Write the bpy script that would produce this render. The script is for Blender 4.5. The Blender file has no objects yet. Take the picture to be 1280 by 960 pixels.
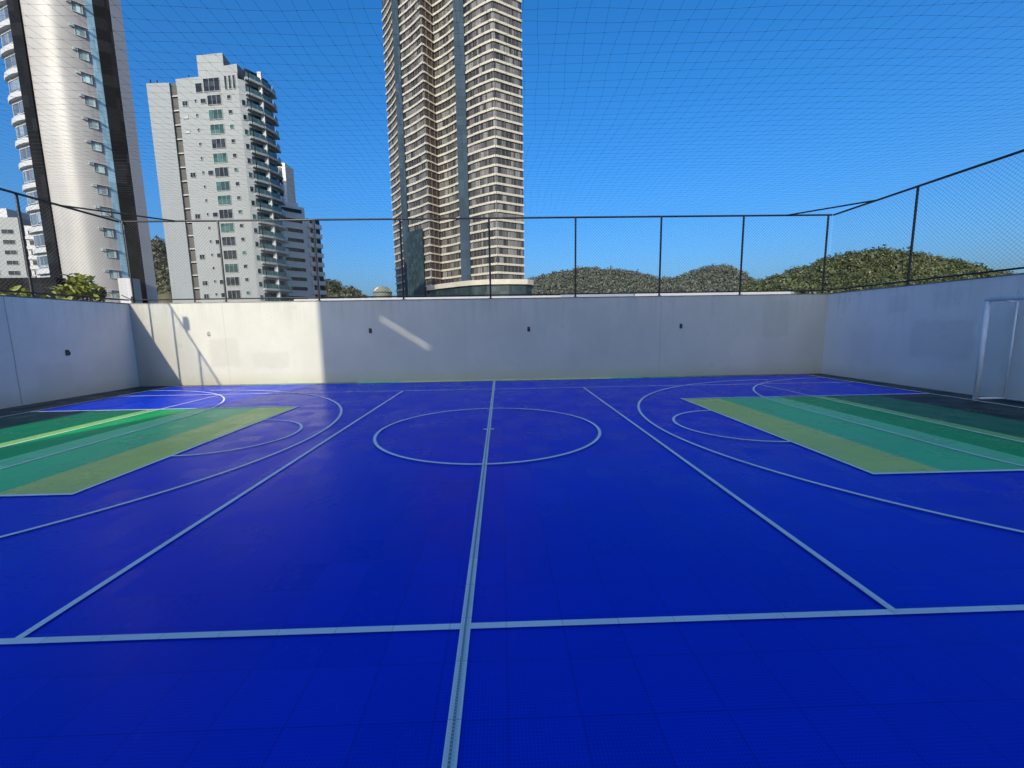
import bpy, math, random
from mathutils import Vector, Matrix
R = math.radians
sc = bpy.context.scene
col = sc.collection
rnd = random.Random(7)

# ------------------------------------------------------------------ mesh helpers
class MB:
    """collects faces; build() links them as ONE mesh object"""
    def __init__(s): s.v = []; s.f = []; s.m = []
    def add(s, vs, fs, mi=0):
        b = len(s.v); s.v.extend(vs)
        for f in fs: s.f.append(tuple(b + i for i in f)); s.m.append(mi)
    def quad(s, a, b, c, d, mi=0): s.add([a, b, c, d], [(0, 1, 2, 3)], mi)
    def box(s, x0, x1, y0, y1, z0, z1, mi=0):
        vs = [(x, y, z) for z in (z0, z1) for y in (y0, y1) for x in (x0, x1)]
        s.add(vs, [(0, 2, 3, 1), (4, 5, 7, 6), (0, 1, 5, 4), (2, 6, 7, 3), (0, 4, 6, 2), (1, 3, 7, 5)], mi)
    def prism(s, poly, z0, z1, mi=0):
        """counter-clockwise plan polygon, extruded upwards"""
        n = len(poly)
        vs = [(x, y, z0) for x, y in poly] + [(x, y, z1) for x, y in poly]
        fs = [(i, (i + 1) % n, n + (i + 1) % n, n + i) for i in range(n)] + [tuple(range(n - 1, -1, -1)), tuple(range(n, 2 * n))]
        s.add(vs, fs, mi)
    def tube(s, a, b, r, n=8, r2=None, cap=True, mi=0):
        a = Vector(a); b = Vector(b); d = (b - a)
        if d.length < 1e-6: return
        d.normalize()
        u = d.orthogonal().normalized(); w = d.cross(u)
        r2 = r if r2 is None else r2
        vs = []
        for p, q in ((a, r), (b, r2)):
            for i in range(n):
                t = 2 * math.pi * i / n
                vs.append(tuple(p + (u * math.cos(t) + w * math.sin(t)) * q))
        fs = [(i, (i + 1) % n, n + (i + 1) % n, n + i) for i in range(n)]
        if cap: fs += [tuple(range(n - 1, -1, -1)), tuple(range(n, 2 * n))]
        s.add(vs, fs, mi)
    def panel(s, p, q, z0, z1, t0, t1, mi=0):
        """upright slab along plan segment p->q, from t0 to t1 along its outward (right hand) normal"""
        p = Vector(p); q = Vector(q); d = (q - p).normalized(); n = Vector((d.y, -d.x))
        a, b, c, e = p + n * t1, q + n * t1, q + n * t0, p + n * t0
        s.prism([tuple(a), tuple(b), tuple(c), tuple(e)], z0, z1, mi)
    def build(s, name, mat, parent=None, smooth=False):
        me = bpy.data.meshes.new(name)
        me.from_pydata(s.v, [], s.f)
        mats = mat if isinstance(mat, (list, tuple)) else [mat]
        for m in mats: me.materials.append(m)
        if len(mats) > 1: me.polygons.foreach_set('material_index', s.m)
        if smooth: me.polygons.foreach_set('use_smooth', [True] * len(me.polygons))
        me.update()
        o = bpy.data.objects.new(name, me); col.objects.link(o)
        if parent is not None:
            o.parent = parent
            o.matrix_parent_inverse = Matrix.Translation(-Vector(parent.location)) if parent.rotation_euler.z == 0 else parent.matrix_basis.inverted()
        return o

def dup(o, parent, z=None):
    c = o.copy(); col.objects.link(c)
    inv = o.matrix_parent_inverse.copy(); c.parent = parent; c.matrix_parent_inverse = inv
    if z is not None: c.location.z = z
    return c

def tag(o, label=None, cat=None, group=None, kind=None):
    if label: o['label'] = label
    if cat: o['category'] = cat
    if group: o['group'] = group
    if kind: o['kind'] = kind
    return o

def empty(name, loc, label, cat, group=None):
    o = bpy.data.objects.new(name, None); o.location = loc; col.objects.link(o)
    o.empty_display_size = .3
    return tag(o, label, cat, group)

# ------------------------------------------------------------------ materials
class NT:
    def __init__(s, name):
        s.mat = bpy.data.materials.new(name); s.mat.use_nodes = True
        s.t = s.mat.node_tree; s.bsdf = s.t.nodes['Principled BSDF']
    def n(s, typ, **kw):
        x = s.t.nodes.new(typ)
        for k, v in kw.items(): setattr(x, k, v)
        return x
    def l(s, a, b): s.t.links.new(a, b)
    def val(s, sock, v):
        if hasattr(v, 'is_linked') or isinstance(v, bpy.types.NodeSocket): s.l(v, sock)
        else: sock.default_value = v
    def math(s, op, a, b=0.0, c=None, clamp=False):
        x = s.n('ShaderNodeMath', operation=op); x.use_clamp = clamp
        s.val(x.inputs[0], a); s.val(x.inputs[1], b)
        if c is not None: s.val(x.inputs[2], c)
        return x.outputs[0]
    def mix(s, f, a, b, mode='MIX'):
        x = s.n('ShaderNodeMix', data_type='RGBA', blend_type=mode)
        s.val(x.inputs[0], f)
        for sock, v in ((x.inputs[6], a), (x.inputs[7], b)):
            if isinstance(v, (tuple, list)): sock.default_value = (*v[:3], 1)
            else: s.val(sock, v)
        return x.outputs[2]
    def obj(s):
        x = s.n('ShaderNodeTexCoord'); return x.outputs['Object']
    def xyz(s, v):
        x = s.n('ShaderNodeSeparateXYZ'); s.l(v, x.inputs[0]); return x.outputs
    def noise(s, vec, scale, detail=4, rough=.55):
        x = s.n('ShaderNodeTexNoise'); s.l(vec, x.inputs['Vector'])
        x.inputs['Scale'].default_value = scale; x.inputs['Detail'].default_value = detail; x.inputs['Roughness'].default_value = rough
        return x.outputs['Fac']
    def ramp(s, f, a, b):
        x = s.n('ShaderNodeMapRange'); s.val(x.inputs[0], f); x.inputs[1].default_value = a; x.inputs[2].default_value = b
        return x.outputs[0]
    def bump(s, h, strength, dist):
        x = s.n('ShaderNodeBump'); s.l(h, x.inputs['Height']); x.inputs['Strength'].default_value = strength; x.inputs['Distance'].default_value = dist
        s.l(x.outputs[0], s.bsdf.inputs['Normal'])
    def set(s, colr=None, rough=None, spec=None, metal=None):
        b = s.bsdf.inputs
        if colr is not None:
            if isinstance(colr, (tuple, list)): b['Base Color'].default_value = (*colr[:3], 1)
            else: s.l(colr, b['Base Color'])
        if rough is not None: s.val(b['Roughness'], rough)
        if spec is not None: s.val(b['Specular IOR Level'], spec)
        if metal is not None: s.val(b['Metallic'], metal)
        return s.mat

def plain(name, c, rough=.6, var=.15, scale=1.5, spec=.5, metal=0.0):
    m = NT(name); o = m.obj()
    n = m.noise(o, scale, 5)
    c0 = tuple(x * (1 - var) for x in c); c1 = tuple(min(1, x * (1 + var)) for x in c)
    return m.set(m.mix(m.ramp(n, .3, .7), c0, c1), rough, spec, metal)

def court_mat(name, c, holes=.32, rough=.26):
    """interlocking plastic sports tile: 305 mm tiles, open 12.7 mm grid, seams, small tile to tile differences"""
    m = NT(name); o = m.obj(); X, Y, Z = m.xyz(o)
    T = .305
    def fr(v, s): return m.math('FRACT', m.math('DIVIDE', v, s))
    fx, fy = fr(X, T), fr(Y, T)
    # seam mask
    def edge(f, w):
        d = m.math('MINIMUM', f, m.math('SUBTRACT', 1.0, f)); return m.math('LESS_THAN', d, w)
    seam = m.math('MAXIMUM', edge(fx, .009), edge(fy, .009))
    # holes of the grid
    g = .0152
    def hole(f): 
        d = m.math('ABSOLUTE', m.math('SUBTRACT', f, .5)); return m.math('LESS_THAN', d, .3)
    hm = m.math('MULTIPLY', hole(fr(X, g)), hole(fr(Y, g)))
    # per tile
    cx = m.n('ShaderNodeCombineXYZ'); m.l(m.math('FLOOR', m.math('DIVIDE', X, T)), cx.inputs[0]); m.l(m.math('FLOOR', m.math('DIVIDE', Y, T)), cx.inputs[1])
    w = m.n('ShaderNodeTexWhiteNoise', noise_dimensions='3D'); m.l(cx.outputs[0], w.inputs['Vector']); wn = w.outputs['Value']
    # panels of tiles laid in 1.22 m sheets
    cy = m.n('ShaderNodeCombineXYZ'); m.l(m.math('FLOOR', m.math('DIVIDE', X, T * 4)), cy.inputs[0]); m.l(m.math('FLOOR', m.math('DIVIDE', Y, T * 3)), cy.inputs[1])
    w2 = m.n('ShaderNodeTexWhiteNoise', noise_dimensions='3D'); m.l(cy.outputs[0], w2.inputs['Vector'])
    big = m.noise(o, .7, 6, .6); dust = m.noise(o, 9, 8, .7)
    dark = m.mix(1.0, c, (.30, .30, .30), 'MULTIPLY')
    base = m.mix(m.math('MULTIPLY', hm, holes), c, dark)
    v = m.math('ADD', .94, m.math('MULTIPLY', wn, .06)); v = m.math('ADD', v, m.math('MULTIPLY', m.math('SUBTRACT', big, .5), .22))
    v = m.math('ADD', v, m.math('MULTIPLY', m.math('SUBTRACT', w2.outputs['Value'], .5), .06))
    vc = m.n('ShaderNodeCombineXYZ')
    for i in range(3): m.l(v, vc.inputs[i])
    base = m.mix(1.0, base, vc.outputs[0], 'MULTIPLY')
    base = m.mix(m.math('MULTIPLY', m.ramp(dust, .60, .80), .05), base, (.45, .45, .45))
    base = m.mix(m.math('MULTIPLY', seam, .38), base, dark)
    vo = m.n('ShaderNodeTexVoronoi', feature='F1'); m.l(o, vo.inputs['Vector']); vo.inputs['Scale'].default_value = 2.1
    speck = m.math('LESS_THAN', vo.outputs['Distance'], .016)
    base = m.mix(m.math('MULTIPLY', speck, .35), base, (.55, .55, .52))
    sc_ = m.n('ShaderNodeMapping'); m.l(o, sc_.inputs[0]); sc_.inputs['Scale'].default_value = (.5, 3.2, 1); sc_.inputs['Rotation'].default_value = (0, 0, .5)
    scuff = m.math('MULTIPLY', m.ramp(m.noise(sc_.outputs[0], 2.2, 7, .7), .60, .72), m.ramp(big, .45, .65))
    base = m.mix(m.math('MULTIPLY', scuff, .05), base, (.5, .5, .5))
    r = m.math('ADD', rough - .06, m.math('MULTIPLY', wn, .13)); r = m.math('ADD', r, m.math('MULTIPLY', dust, .10))
    m.set(base, r, .06)
    h = m.math('SUBTRACT', m.math('MULTIPLY', m.noise(o, 2.2, 2), 1.0), m.math('MULTIPLY', seam, .15))
    h = m.math('ADD', h, m.math('MULTIPLY', wn, .10))
    m.bump(h, .15, .01)
    return m.mat

def wall_mat(name, c, axis, patches=(), seams=(), zdirt=.25):
    """painted render with repainted patches (a0,a1,z0,z1,strength), hairline seams, rising dirt; axis 0: along X, 1: along Y"""
    m = NT(name); o = m.obj(); P = m.xyz(o); A, Z = P[axis], P[2]
    n1 = m.noise(o, .8, 6, .6); n2 = m.noise(o, 5, 8, .65)
    base = m.mix(m.ramp(n1, .3, .7), tuple(x * .93 for x in c), tuple(min(1, x * 1.05) for x in c))
    base = m.mix(m.math('MULTIPLY', m.ramp(n2, .5, .8), .12), base, tuple(x * .7 for x in c))
    wob = m.math('MULTIPLY', m.math('SUBTRACT', m.noise(o, 3, 5), .5), .28)
    for a0, a1, z0, z1, st in patches:
        def inside(v, lo, hi):
            e = .07
            u = m.math('ADD', v, wob)
            p = m.n('ShaderNodeMapRange', interpolation_type='SMOOTHSTEP'); m.l(u, p.inputs[0]); p.inputs[1].default_value = lo - e; p.inputs[2].default_value = lo + e
            q = m.n('ShaderNodeMapRange', interpolation_type='SMOOTHSTEP'); m.l(u, q.inputs[0]); q.inputs[1].default_value = hi + e; q.inputs[2].default_value = hi - e
            return m.math('MULTIPLY', p.outputs[0], q.outputs[0])
        f = m.math('MULTIPLY', m.math('MULTIPLY', inside(A, a0, a1), inside(Z, z0, z1)), abs(st))
        base = m.mix(f, base, tuple(x * (.72 if st > 0 else 1.12) * k for x, k in zip(c, (1, .985, .95))))
    for a, st in seams:
        d = m.math('ABSOLUTE', m.math('SUBTRACT', m.math('ADD', A, m.math('MULTIPLY', wob, .12)), a))
        base = m.mix(m.math('MULTIPLY', m.math('LESS_THAN', d, .012), st), base, tuple(x * .45 for x in c))
    vo = m.n('ShaderNodeTexVoronoi', feature='F1'); m.l(o, vo.inputs['Vector']); vo.inputs['Scale'].default_value = .9
    ball = m.ramp(m.math('ADD', vo.outputs['Distance'], m.math('MULTIPLY', n2, .05)), .125, .085)
    base = m.mix(m.math('MULTIPLY', ball, .13, clamp=True), base, tuple(x * .45 for x in c))
    crack = m.math('LESS_THAN', m.math('ABSOLUTE', m.math('SUBTRACT', m.noise(o, .55, 7, .6), .5)), .0022)
    base = m.mix(m.math('MULTIPLY', m.math('MULTIPLY', crack, m.ramp(n1, .5, .62)), .3), base, tuple(x * .45 for x in c))
    # dirt splashed up from the floor, streaks from the coping
    st = m.n('ShaderNodeMapping'); m.l(o, st.inputs[0]); st.inputs['Scale'].default_value = (7, 7, .35)
    streak = m.noise(st.outputs[0], 1.0, 5, .6)
    top = m.ramp(Z, 1.5, 2.5)
    base = m.mix(m.math('MULTIPLY', m.math('MULTIPLY', m.ramp(streak, .48, .75), top), .42), base, tuple(x * .55 for x in c))
    low = m.math('SUBTRACT', m.ramp(Z, zdirt + .25, 0.0), m.math('MULTIPLY', n2, .5))
    base = m.mix(m.math('MULTIPLY', low, .45, clamp=True), base, (c[0] * .55, c[1] * .5, c[2] * .42))
    m.set(base, .75, .3)
    m.bump(m.math('ADD', n2, m.math('MULTIPLY', m.noise(o, 60, 3), .4)), .25, .006)
    return m.mat

def glass_mat(name, c, rough=.08, var=.5, cell=(1.2, 1.2, 1.5), spec=.8):
    """window glass of an occupied building: the blinds and rooms behind vary from pane to pane"""
    m = NT(name); o = m.obj()
    mp = m.n('ShaderNodeVectorMath', operation='DIVIDE'); m.l(o, mp.inputs[0]); mp.inputs[1].default_value = cell
    fl = m.n('ShaderNodeVectorMath', operation='FLOOR'); m.l(mp.outputs[0], fl.inputs[0])
    w = m.n('ShaderNodeTexWhiteNoise', noise_dimensions='3D'); m.l(fl.outputs[0], w.inputs['Vector'])
    f = m.math('POWER', w.outputs['Value'], 2.2)
    colr = m.mix(f, tuple(x * (1 - var) for x in c), tuple(min(1, x * (1 + 2.2 * var)) for x in c))
    return m.set(colr, rough, spec)

M = {}
M['blue'] = court_mat('court_tile_blue', (.0006, .046, .67))
M['olive'] = court_mat('court_tile_olive', (.70, .82, .19))
M['teal'] = court_mat('court_tile_teal', (.11, .72, .26))
M['teal2'] = court_mat('court_tile_pale_teal', (.20, .78, .32))
M['green'] = court_mat('court_tile_green', (.002, .46, .12))
M['green2'] = court_mat('court_tile_mid_green', (.26, .62, .16))
M['dgreen'] = court_mat('court_tile_dark_green', (.003, .19, .08))
M['black'] = court_mat('court_tile_blackish_green', (.003, .026, .026))
M['line'] = court_mat('court_line_white', (.93, .93, .88), holes=.14, rough=.5)
M['seamline'] = court_mat('court_line_seam', (.46, .56, .50), holes=.7, rough=.5)
M['steel'] = plain('black_painted_steel', (.012, .013, .014), .45, .3, 6)
M['wire'] = plain('fence_wire', (.06, .065, .065), .5, .2, 3)
M['net'] = plain('net_cord', (.03, .035, .04), .8, .2, 3)
M['white_paint'] = plain('white_gloss_paint', (.72, .75, .78), .3, .06, 5)
M['coping'] = plain('grey_coping', (.20, .19, .18), .8, .3, 4)
M['concrete'] = plain('concrete', (.36, .35, .33), .85, .2, 1)
M['white_roof'] = plain('white_roof_sheet', (.24, .25, .265), .6, .08, .5)
M['grey_roof'] = plain('grey_roof_sheet', (.13, .16, .20), .6, .15, .5)

# ------------------------------------------------------------------ court constants (metres; camera stands over the origin)
XC, YC = -0.22, 6.49
XL, XR, YF, YN, HW = -11.05, 10.15, 12.95, -2.0, 2.5
HL, HWID = 9.70, 4.42           # half length, half width between the lines

# ground of the town and the deck the court lies on
g = MB(); g.quad((-6000, -6000, -12), (6000, -6000, -12), (6000, 9000, -12), (-6000, 9000, -12))
def ground_mat():
    m = NT('town_ground'); o = m.obj()
    n = m.noise(o, .01, 8, .6)
    return m.set(m.mix(m.ramp(n, .4, .6), (.06, .08, .04), (.22, .21, .19)), .9)
tag(g.build('ground', ground_mat()), kind='structure')
d = MB(); d.box(XL - .25, XR + .25, YN - 16, YF + .25, -11.99, -.02)
tag(d.build('podium_deck', M['concrete']), kind='structure')

f = MB(); f.quad((XL, YN, 0), (XR, YN, 0), (XR, YF, 0), (XL, YF, 0))
tag(f.build('court_floor', M['blue']), kind='structure')

def sheet(name, mat, rects, z):
    m = MB()
    for x0, x1, y0, y1 in rects: m.quad((x0, y0, z), (x1, y0, z), (x1, y1, z), (x0, y1, z))
    return tag(m.build(name, mat), kind='structure')
KY0, KY1 = 4.15, 8.90
def both(a0, a1, y0, y1): return [(XC + a0, XC + a1, y0, y1), (XC - a1, XC - a0, y0, y1)]
z1 = .004
sheet('court_paint_olive', M['olive'], both(4.13, 4.95, KY0, KY1) + [(XC - 2.9, XC + 3.6, 12.66, YF)], z1)
sheet('court_paint_teal', M['teal'], both(4.95, 5.85, KY0, KY1) + [(XC + 3.6, XC + 4.6, 12.66, YF), (XC - 4.2, XC - 2.9, 12.66, YF)], z1)
sheet('court_paint_pale_teal', M['teal2'], both(5.85, 6.30, KY0, KY1), z1)
sheet('court_paint_green', M['green'], both(6.30, 7.02, KY0, KY1) + [(XC + 4.6, XC + 5.9, 12.66, YF)], z1)
sheet('court_paint_mid_green', M['green2'], both(7.02, 7.30, KY0, KY1), z1)
sheet('court_paint_dark_green', M['dgreen'], both(7.30, 8.45, KY0, KY1) + [(XC + 5.9, XC + 7.2, 12.66, YF), (XC - 7.6, XC - 4.2, 12.66, YF)], z1)
sheet('court_paint_blackish_green', M['black'], both(8.45, HL, KY0, KY1) + [(XC + HL, XR, YN, YF), (XL, XC - HL, YN, YF), (XC + 7.2, XC + HL, 12.66, YF), (XC - HL, XC - 7.6, 12.66, YF)], z1)

LW = .044
def lines():
    m = MB(); z = .008
    zz = [z]
    def strip(x0, x1, y0, y1):
        zz[0] += .00025
        m.quad((x0, y0, zz[0]), (x1, y0, zz[0]), (x1, y1, zz[0]), (x0, y1, zz[0]))
    def arc(cx, cy, r, a0, a1, n=96, w=LW):
        zz[0] += .00025; k = zz[0]
        for i in range(n):
            t0 = a0 + (a1 - a0) * i / n; t1 = a0 + (a1 - a0) * (i + 1) / n
            p = [(cx + q * math.cos(t), cy + q * math.sin(t), k) for q, t in ((r - w / 2, t0), (r + w / 2, t0), (r + w / 2, t1), (r - w / 2, t1))]
            m.quad(*p)
    h = LW / 2
    y0, y1 = YC - HWID, YC + HWID
    strip(XC - HL - h, XC + HL + h, y0 - h, y0 + h); strip(XC - HL - h, XC + HL + h, y1 - h, y1 + h)   # side lines
    strip(XC - .028, XC - .005, YN, 12.64); strip(XC + .005, XC + .028, YN, 12.64)                      # halves of the centre line
    strip(XC - .085, XC + .085, YC - .02, YC + .045)
    for s in (-1, 1):
        x = XC + s * 2.37; strip(x - h, x + h, y0, y1)                                                # attack lines
        x = XC + s * HL; strip(x - h, x + h, YN, 12.64)                                               # base lines
        x = XC + s * 4.13; strip(x - h, x + h, KY0 - h, KY1 + h)                                      # free throw lines
        for y in (KY0, KY1): strip(min(XC + s * 4.13, XC + s * HL), max(XC + s * 4.13, XC + s * HL), y - h, y + h)
        x = XC + s * 7.02; strip(x - h * .8, x + h * .8, y0, y1 - .15)
        a = 0 if s < 0 else math.pi
        arc(XC + s * 4.13, YC, 1.08, a - math.pi / 2, a + math.pi / 2, 48)
        arc(XC + s * 7.87, YC, 5.2, a - math.pi / 2, a + math.pi / 2)
        x = XC + s * (HL - 3.86); strip(x - h * .8, x + h * .8, 5.0, 8.0)
        for yy, sg in ((8.0, 1), (5.0, -1)):
            b0, b1 = (math.pi, math.pi / 2 if sg > 0 else math.pi * 1.5) if s > 0 else (0, math.pi / 2 * sg)
            arc(XC + s * HL, yy, 3.86, b0, b1, 48, LW * .85)
    arc(XC, YC, 1.725, 0, 2 * math.pi, 128)
    strip(XC - HL, XC + HL, 12.63, 12.66)
    return m
tag(lines().build('court_markings', M['line']), kind='structure')
m = MB(); m.quad((XC - .006, YN, .0185), (XC + .006, YN, .0185), (XC + .006, 12.45, .0185), (XC - .006, 12.45, .0185))
tag(m.build('court_markings', M['seamline']), kind='structure')

# ------------------------------------------------------------------ walls
WC = (.60, .585, .55)
def wall(name, label, box, mat, cop):
    t = empty(name, (0, 0, 0), label, 'wall', 'white walls enclosing the court')
    b = MB(); b.box(*box); b.build('wall_panel', mat, t)
    c = MB(); c.box(*cop); c.build('coping', M['coping'], t)
    return t
wall('boundary_wall', 'long off-white back wall behind the centre line, part sunlit, part in blue shade',
     (XL - .2, XR + .2, YF, YF + .2, -.02, HW - .03),
     wall_mat('far_wall_paint_sun_lowered', (.44, .445, .385), 0, [(-8.83, -7.96, .56, 1.40, .30), (-7.59, -6.49, .50, .96, .27), (8.16, 8.99, 1.2, 2.3, .3), (7.2, 8.0, .2, 1.2, -.3), (-2.2, .2, .3, 1.9, -.15), (2.1, 3.4, .6, 2.2, .12)], [(-8.33, .25), (4.95, .35), (-1.1, .15)]),  # same paint as the side walls, colour lowered to balance the sun
     (XL - .2, XR + .2, YF - .006, YF + .21, HW - .03, HW))
wall('boundary_wall', 'shaded off-white side wall left of the court, below the yellow-green shrub',
     (XL - .2, XL, YN, YF - .004, -.02, HW - .03),
     wall_mat('left_wall_paint_shade_lifted', (.86, .79, .69), 1, [(10.2, 11.0, .3, .9, .2), (11.4, 12.2, 1.1, 1.7, -.25), (9.0, 9.8, 1.2, 2.2, .18)], [(9.78, .75), (7.2, .4)]),  # colour lifted to stand in for fill light on this shaded wall
     (XL - .21, XL + .006, YN, YF - .008, HW - .03, HW))
wall('boundary_wall', 'shaded off-white side wall right of the court, behind the white goal frame',
     (XR, XR + .2, YN, YF - .004, -.02, HW - .03),
     wall_mat('right_wall_paint_shade_lifted', (.72, .72, .67), 1, [(8.75, 10.15, .72, 1.62, .35), (10.35, 10.85, 1.83, 2.25, .3), (11.2, 11.9, .5, 1.4, .15), (6.5, 8.2, .2, 1.8, .2), (9.1, 9.7, 1.9, 2.3, .2)], []),  # lifted base colour, fill light in the shade put into the paint
     (XR - .006, XR + .21, YN, YF - .008, HW - .03, HW))

# ------------------------------------------------------------------ fences
ZB, ZT = 2.60, 4.85
def fence(label, corner, dirn, length, posts, skip_last=False):
    """corner: plan start, dirn: unit plan direction"""
    t = empty('mesh_fence', (corner[0], corner[1], HW), label, 'fence', 'mesh fences standing on the court walls')
    cx, cy = corner; dx, dy = dirn
    P = lambda s, z, o=0: (cx + dx * s - dy * o, cy + dy * s + dx * o, z)
    for s in posts:
        m = MB(); m.tube(P(s, HW), P(s, ZT + .02), .028, 10); m.box(*(sorted((P(s, 0)[0] - .06, P(s, 0)[0] + .06))), *(sorted((P(s, 0)[1] - .06, P(s, 0)[1] + .06))), HW + .001, HW + .012)
        m.build('post', M['steel'], t)
    m = MB(); m.tube(P(0, ZT), P(length, ZT), .027, 10); m.build('top_rail', M['steel'], t)
    m = MB(); m.tube(P(0, ZB), P(length, ZB), .02, 8); m.build('bottom_rail', M['steel'], t)
    m = MB(); sp = .092; h = ZT - ZB; r = .0020
    n = int((length + h) / sp)
    for k in range(n + 1):
        for sg in (0, 1):
            a = k * sp - h                                  # rising line s = a + (z-ZB)
            s0, s1 = max(0, a), min(length, a + h)
            if s1 - s0 < .02: continue
            za, zb = ZB + (s0 - a), ZB + (s1 - a)
            if sg: za, zb = ZB + ZT - za, ZB + ZT - zb
            m.tube(P(s0, za, .002 if sg else -.002), P(s1, zb, .002 if sg else -.002), r, 3, cap=False)
    m.build('wire_mesh', M['wire'], t)
    return t
fx = [XL + .1 - XL, -8.24 - XL, -5.47 - XL, -2.93 - XL, -.29 - XL, 2.31 - XL, 4.91 - XL, 7.43 - XL, 10.04 - XL]
YP = YF + .08
ff = fence('long black mesh fence on the back wall, in front of the towers and hills', (XL, YP), (1, 0), XR - XL, fx)
sp = [2.6 * k for k in range(1, 6)]
fl = fence('black mesh fence on the left wall, casting post shadows on the back wall', (XL - .05, YP), (0, -1), YP - YN, sp)
fr_ = fence('black mesh fence on top of the right wall, above the white goal frame', (XR + .05, YP), (0, -1), YP - YN, sp)
m = MB(); m.tube((8.73, YP, ZT), (XR + .05, 11.6, ZT + .01), .022, 8); m.build('corner_brace', M['steel'], fr_)
m = MB(); m.tube((-9.45, YP, ZT), (XL - .05, 11.45, ZT + .01), .022, 8); m.build('corner_brace', M['steel'], fl)
# flood lamp clamped to the left rail (its shadow falls on the sunlit wall)
m = MB(); m.box(XL - .12, XL + .02, 6.22, 6.40, ZT + .12, ZT + .44); m.tube((XL - .05, 6.31, ZT), (XL - .05, 6.31, ZT + .14), .02)
m.build('flood_lamp', M['steel'], fl)
# loose clamps at the left corner post
m = MB()
m.tube((XL + .1, YP - .03, 2.5), (XL + .1, YP - .03, 2.7), .045, 10)
m.tube((XL + .02, YP - .3, 2.72), (XL + .12, YP, 2.56), .012); m.build('clamp', M['steel'], ff); m = MB(); m.tube((XL + .1, YP - .03, 4.78), (XL + .1, YP - .03, 4.85), .045, 10); m.tube((XL - .05, YP - .35, 4.98), (XL + .1, YP - .02, 4.82), .010)
m.build('clamp', M['steel'], ff)

# overhead ball net: knotted cords, hung between the rails, sagging a little
def net():
    m = MB(); sp = .165; x0, x1, y0, y1 = XL, XR, YN, YP
    nx = int((x1 - x0) / sp); ny = int((y1 - y0) / sp)
    jx = [[0, 0, 0] for _ in range(8)]
    def pt(i, j):
        x = x0 + i * sp; y = y0 + j * sp
        u = (x - x0) / (x1 - x0); v = (y - y0) / (y1 - y0)
        z = ZT + .02 - .26 * (math.sin(math.pi * u) ** .7) * (math.sin(math.pi * min(1, v)) ** .8)
        z += .018 * math.sin(x * 1.1 + y * .4) * math.sin(math.pi * v) + .008 * math.sin(y * 1.9 - x * .8)
        xx = x + .07 * math.sin(y * 1.1 + x * .35) + .02 * math.sin(y * 3.7 + i * 1.9)
        yy = y + .04 * math.sin(x * .9 + y * .4) + .018 * math.sin(x * 3.1 + j * 2.3)
        return (min(x1, max(x0, xx)), min(y1, yy), z)
    G = [[pt(i, j) for j in range(ny + 1)] for i in range(nx + 1)]
    r = .0011
    def poly(ps):
        b = len(m.v)
        for p in ps:
            x, y, z = p
            for q in range(3):
                t = 2.0944 * q
                m.v.append((x, y + r * math.cos(t), z + r * math.sin(t)) if horiz else (x + r * math.cos(t), y, z + r * math.sin(t)))
        for k in range(len(ps) - 1):
            for q in range(3):
                m.f.append((b + 3 * k + q, b + 3 * k + (q + 1) % 3, b + 3 * k + 3 + (q + 1) % 3, b + 3 * k + 3 + q)); m.m.append(0)
    horiz = True
    for j in range(ny + 1): poly([G[i][j] for i in range(nx + 1)])
    horiz = False
    for i in range(nx + 1): poly([G[i][j] for j in range(ny + 1)])
    k = .0045
    for i in range(nx + 1):
        for j in range(ny + 1):
            x, y, z = G[i][j]
            m.add([(x + k, y, z), (x - k, y, z), (x, y + k, z), (x, y - k, z), (x, y, z + k), (x, y, z - k)],
                  [(0, 2, 4), (2, 1, 4), (1, 3, 4), (3, 0, 4), (2, 0, 5), (1, 2, 5), (3, 1, 5), (0, 3, 5)])
    return m
tag(net().build('ball_net', M['net']), 'thin dark cord net stretched overhead across the whole court', 'net')

# ------------------------------------------------------------------ wall fixtures
def fixture(x, y, z, rz, label, mat):
    t = empty('wall_hook', (x, y, z), label, 'wall hook', 'small metal hooks along the court walls')
    t.rotation_euler.z = rz; t.scale = (.85, .85, .85)
    p = MB(); p.box(-.05, .05, -.014, 0, -.085, .085)
    p.tube((0, -.012, .06), (0, -.016, .06), .010); p.tube((0, -.012, -.06), (0, -.016, -.06), .010)
    o = p.build('plate', mat, None); o.parent = t
    h = MB(); pts = [(0, -.014, .045), (0, -.06, .04), (0, -.085, .005), (0, -.08, -.045), (0, -.05, -.07), (0, -.018, -.062)]
    for a, b in zip(pts, pts[1:]): h.tube(a, b, .013, 8)
    o = h.build('hook', mat, None); o.parent = t
    return t
dk = plain('galvanised_dark_metal', (.03, .035, .04), .5, .3, 20)
pale = plain('sunlit_toned_metal', (.42, .39, .33), .7, .15, 20)  # paler copy of the hook metal, sunlit look put into its colour
fixture(-8.81, YF, 1.57, 0, 'hook given a pale sunlit tone on the sunlit part of the back wall', pale)
fixture(-3.97, YF, 1.58, 0, 'dark hook on the shaded back wall, beside the slanting streak of light', dk)
fixture(.86, YF, 1.55, 0, 'dark hook on the shaded back wall, just right of the centre line', dk)
fixture(5.59, YF, 1.57, 0, 'dark hook on the shaded back wall, nearest the right wall', dk)
fixture(XL, 10.96, 1.15, R(90), 'dark hook on the shaded left wall under the shrub', dk)

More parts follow.
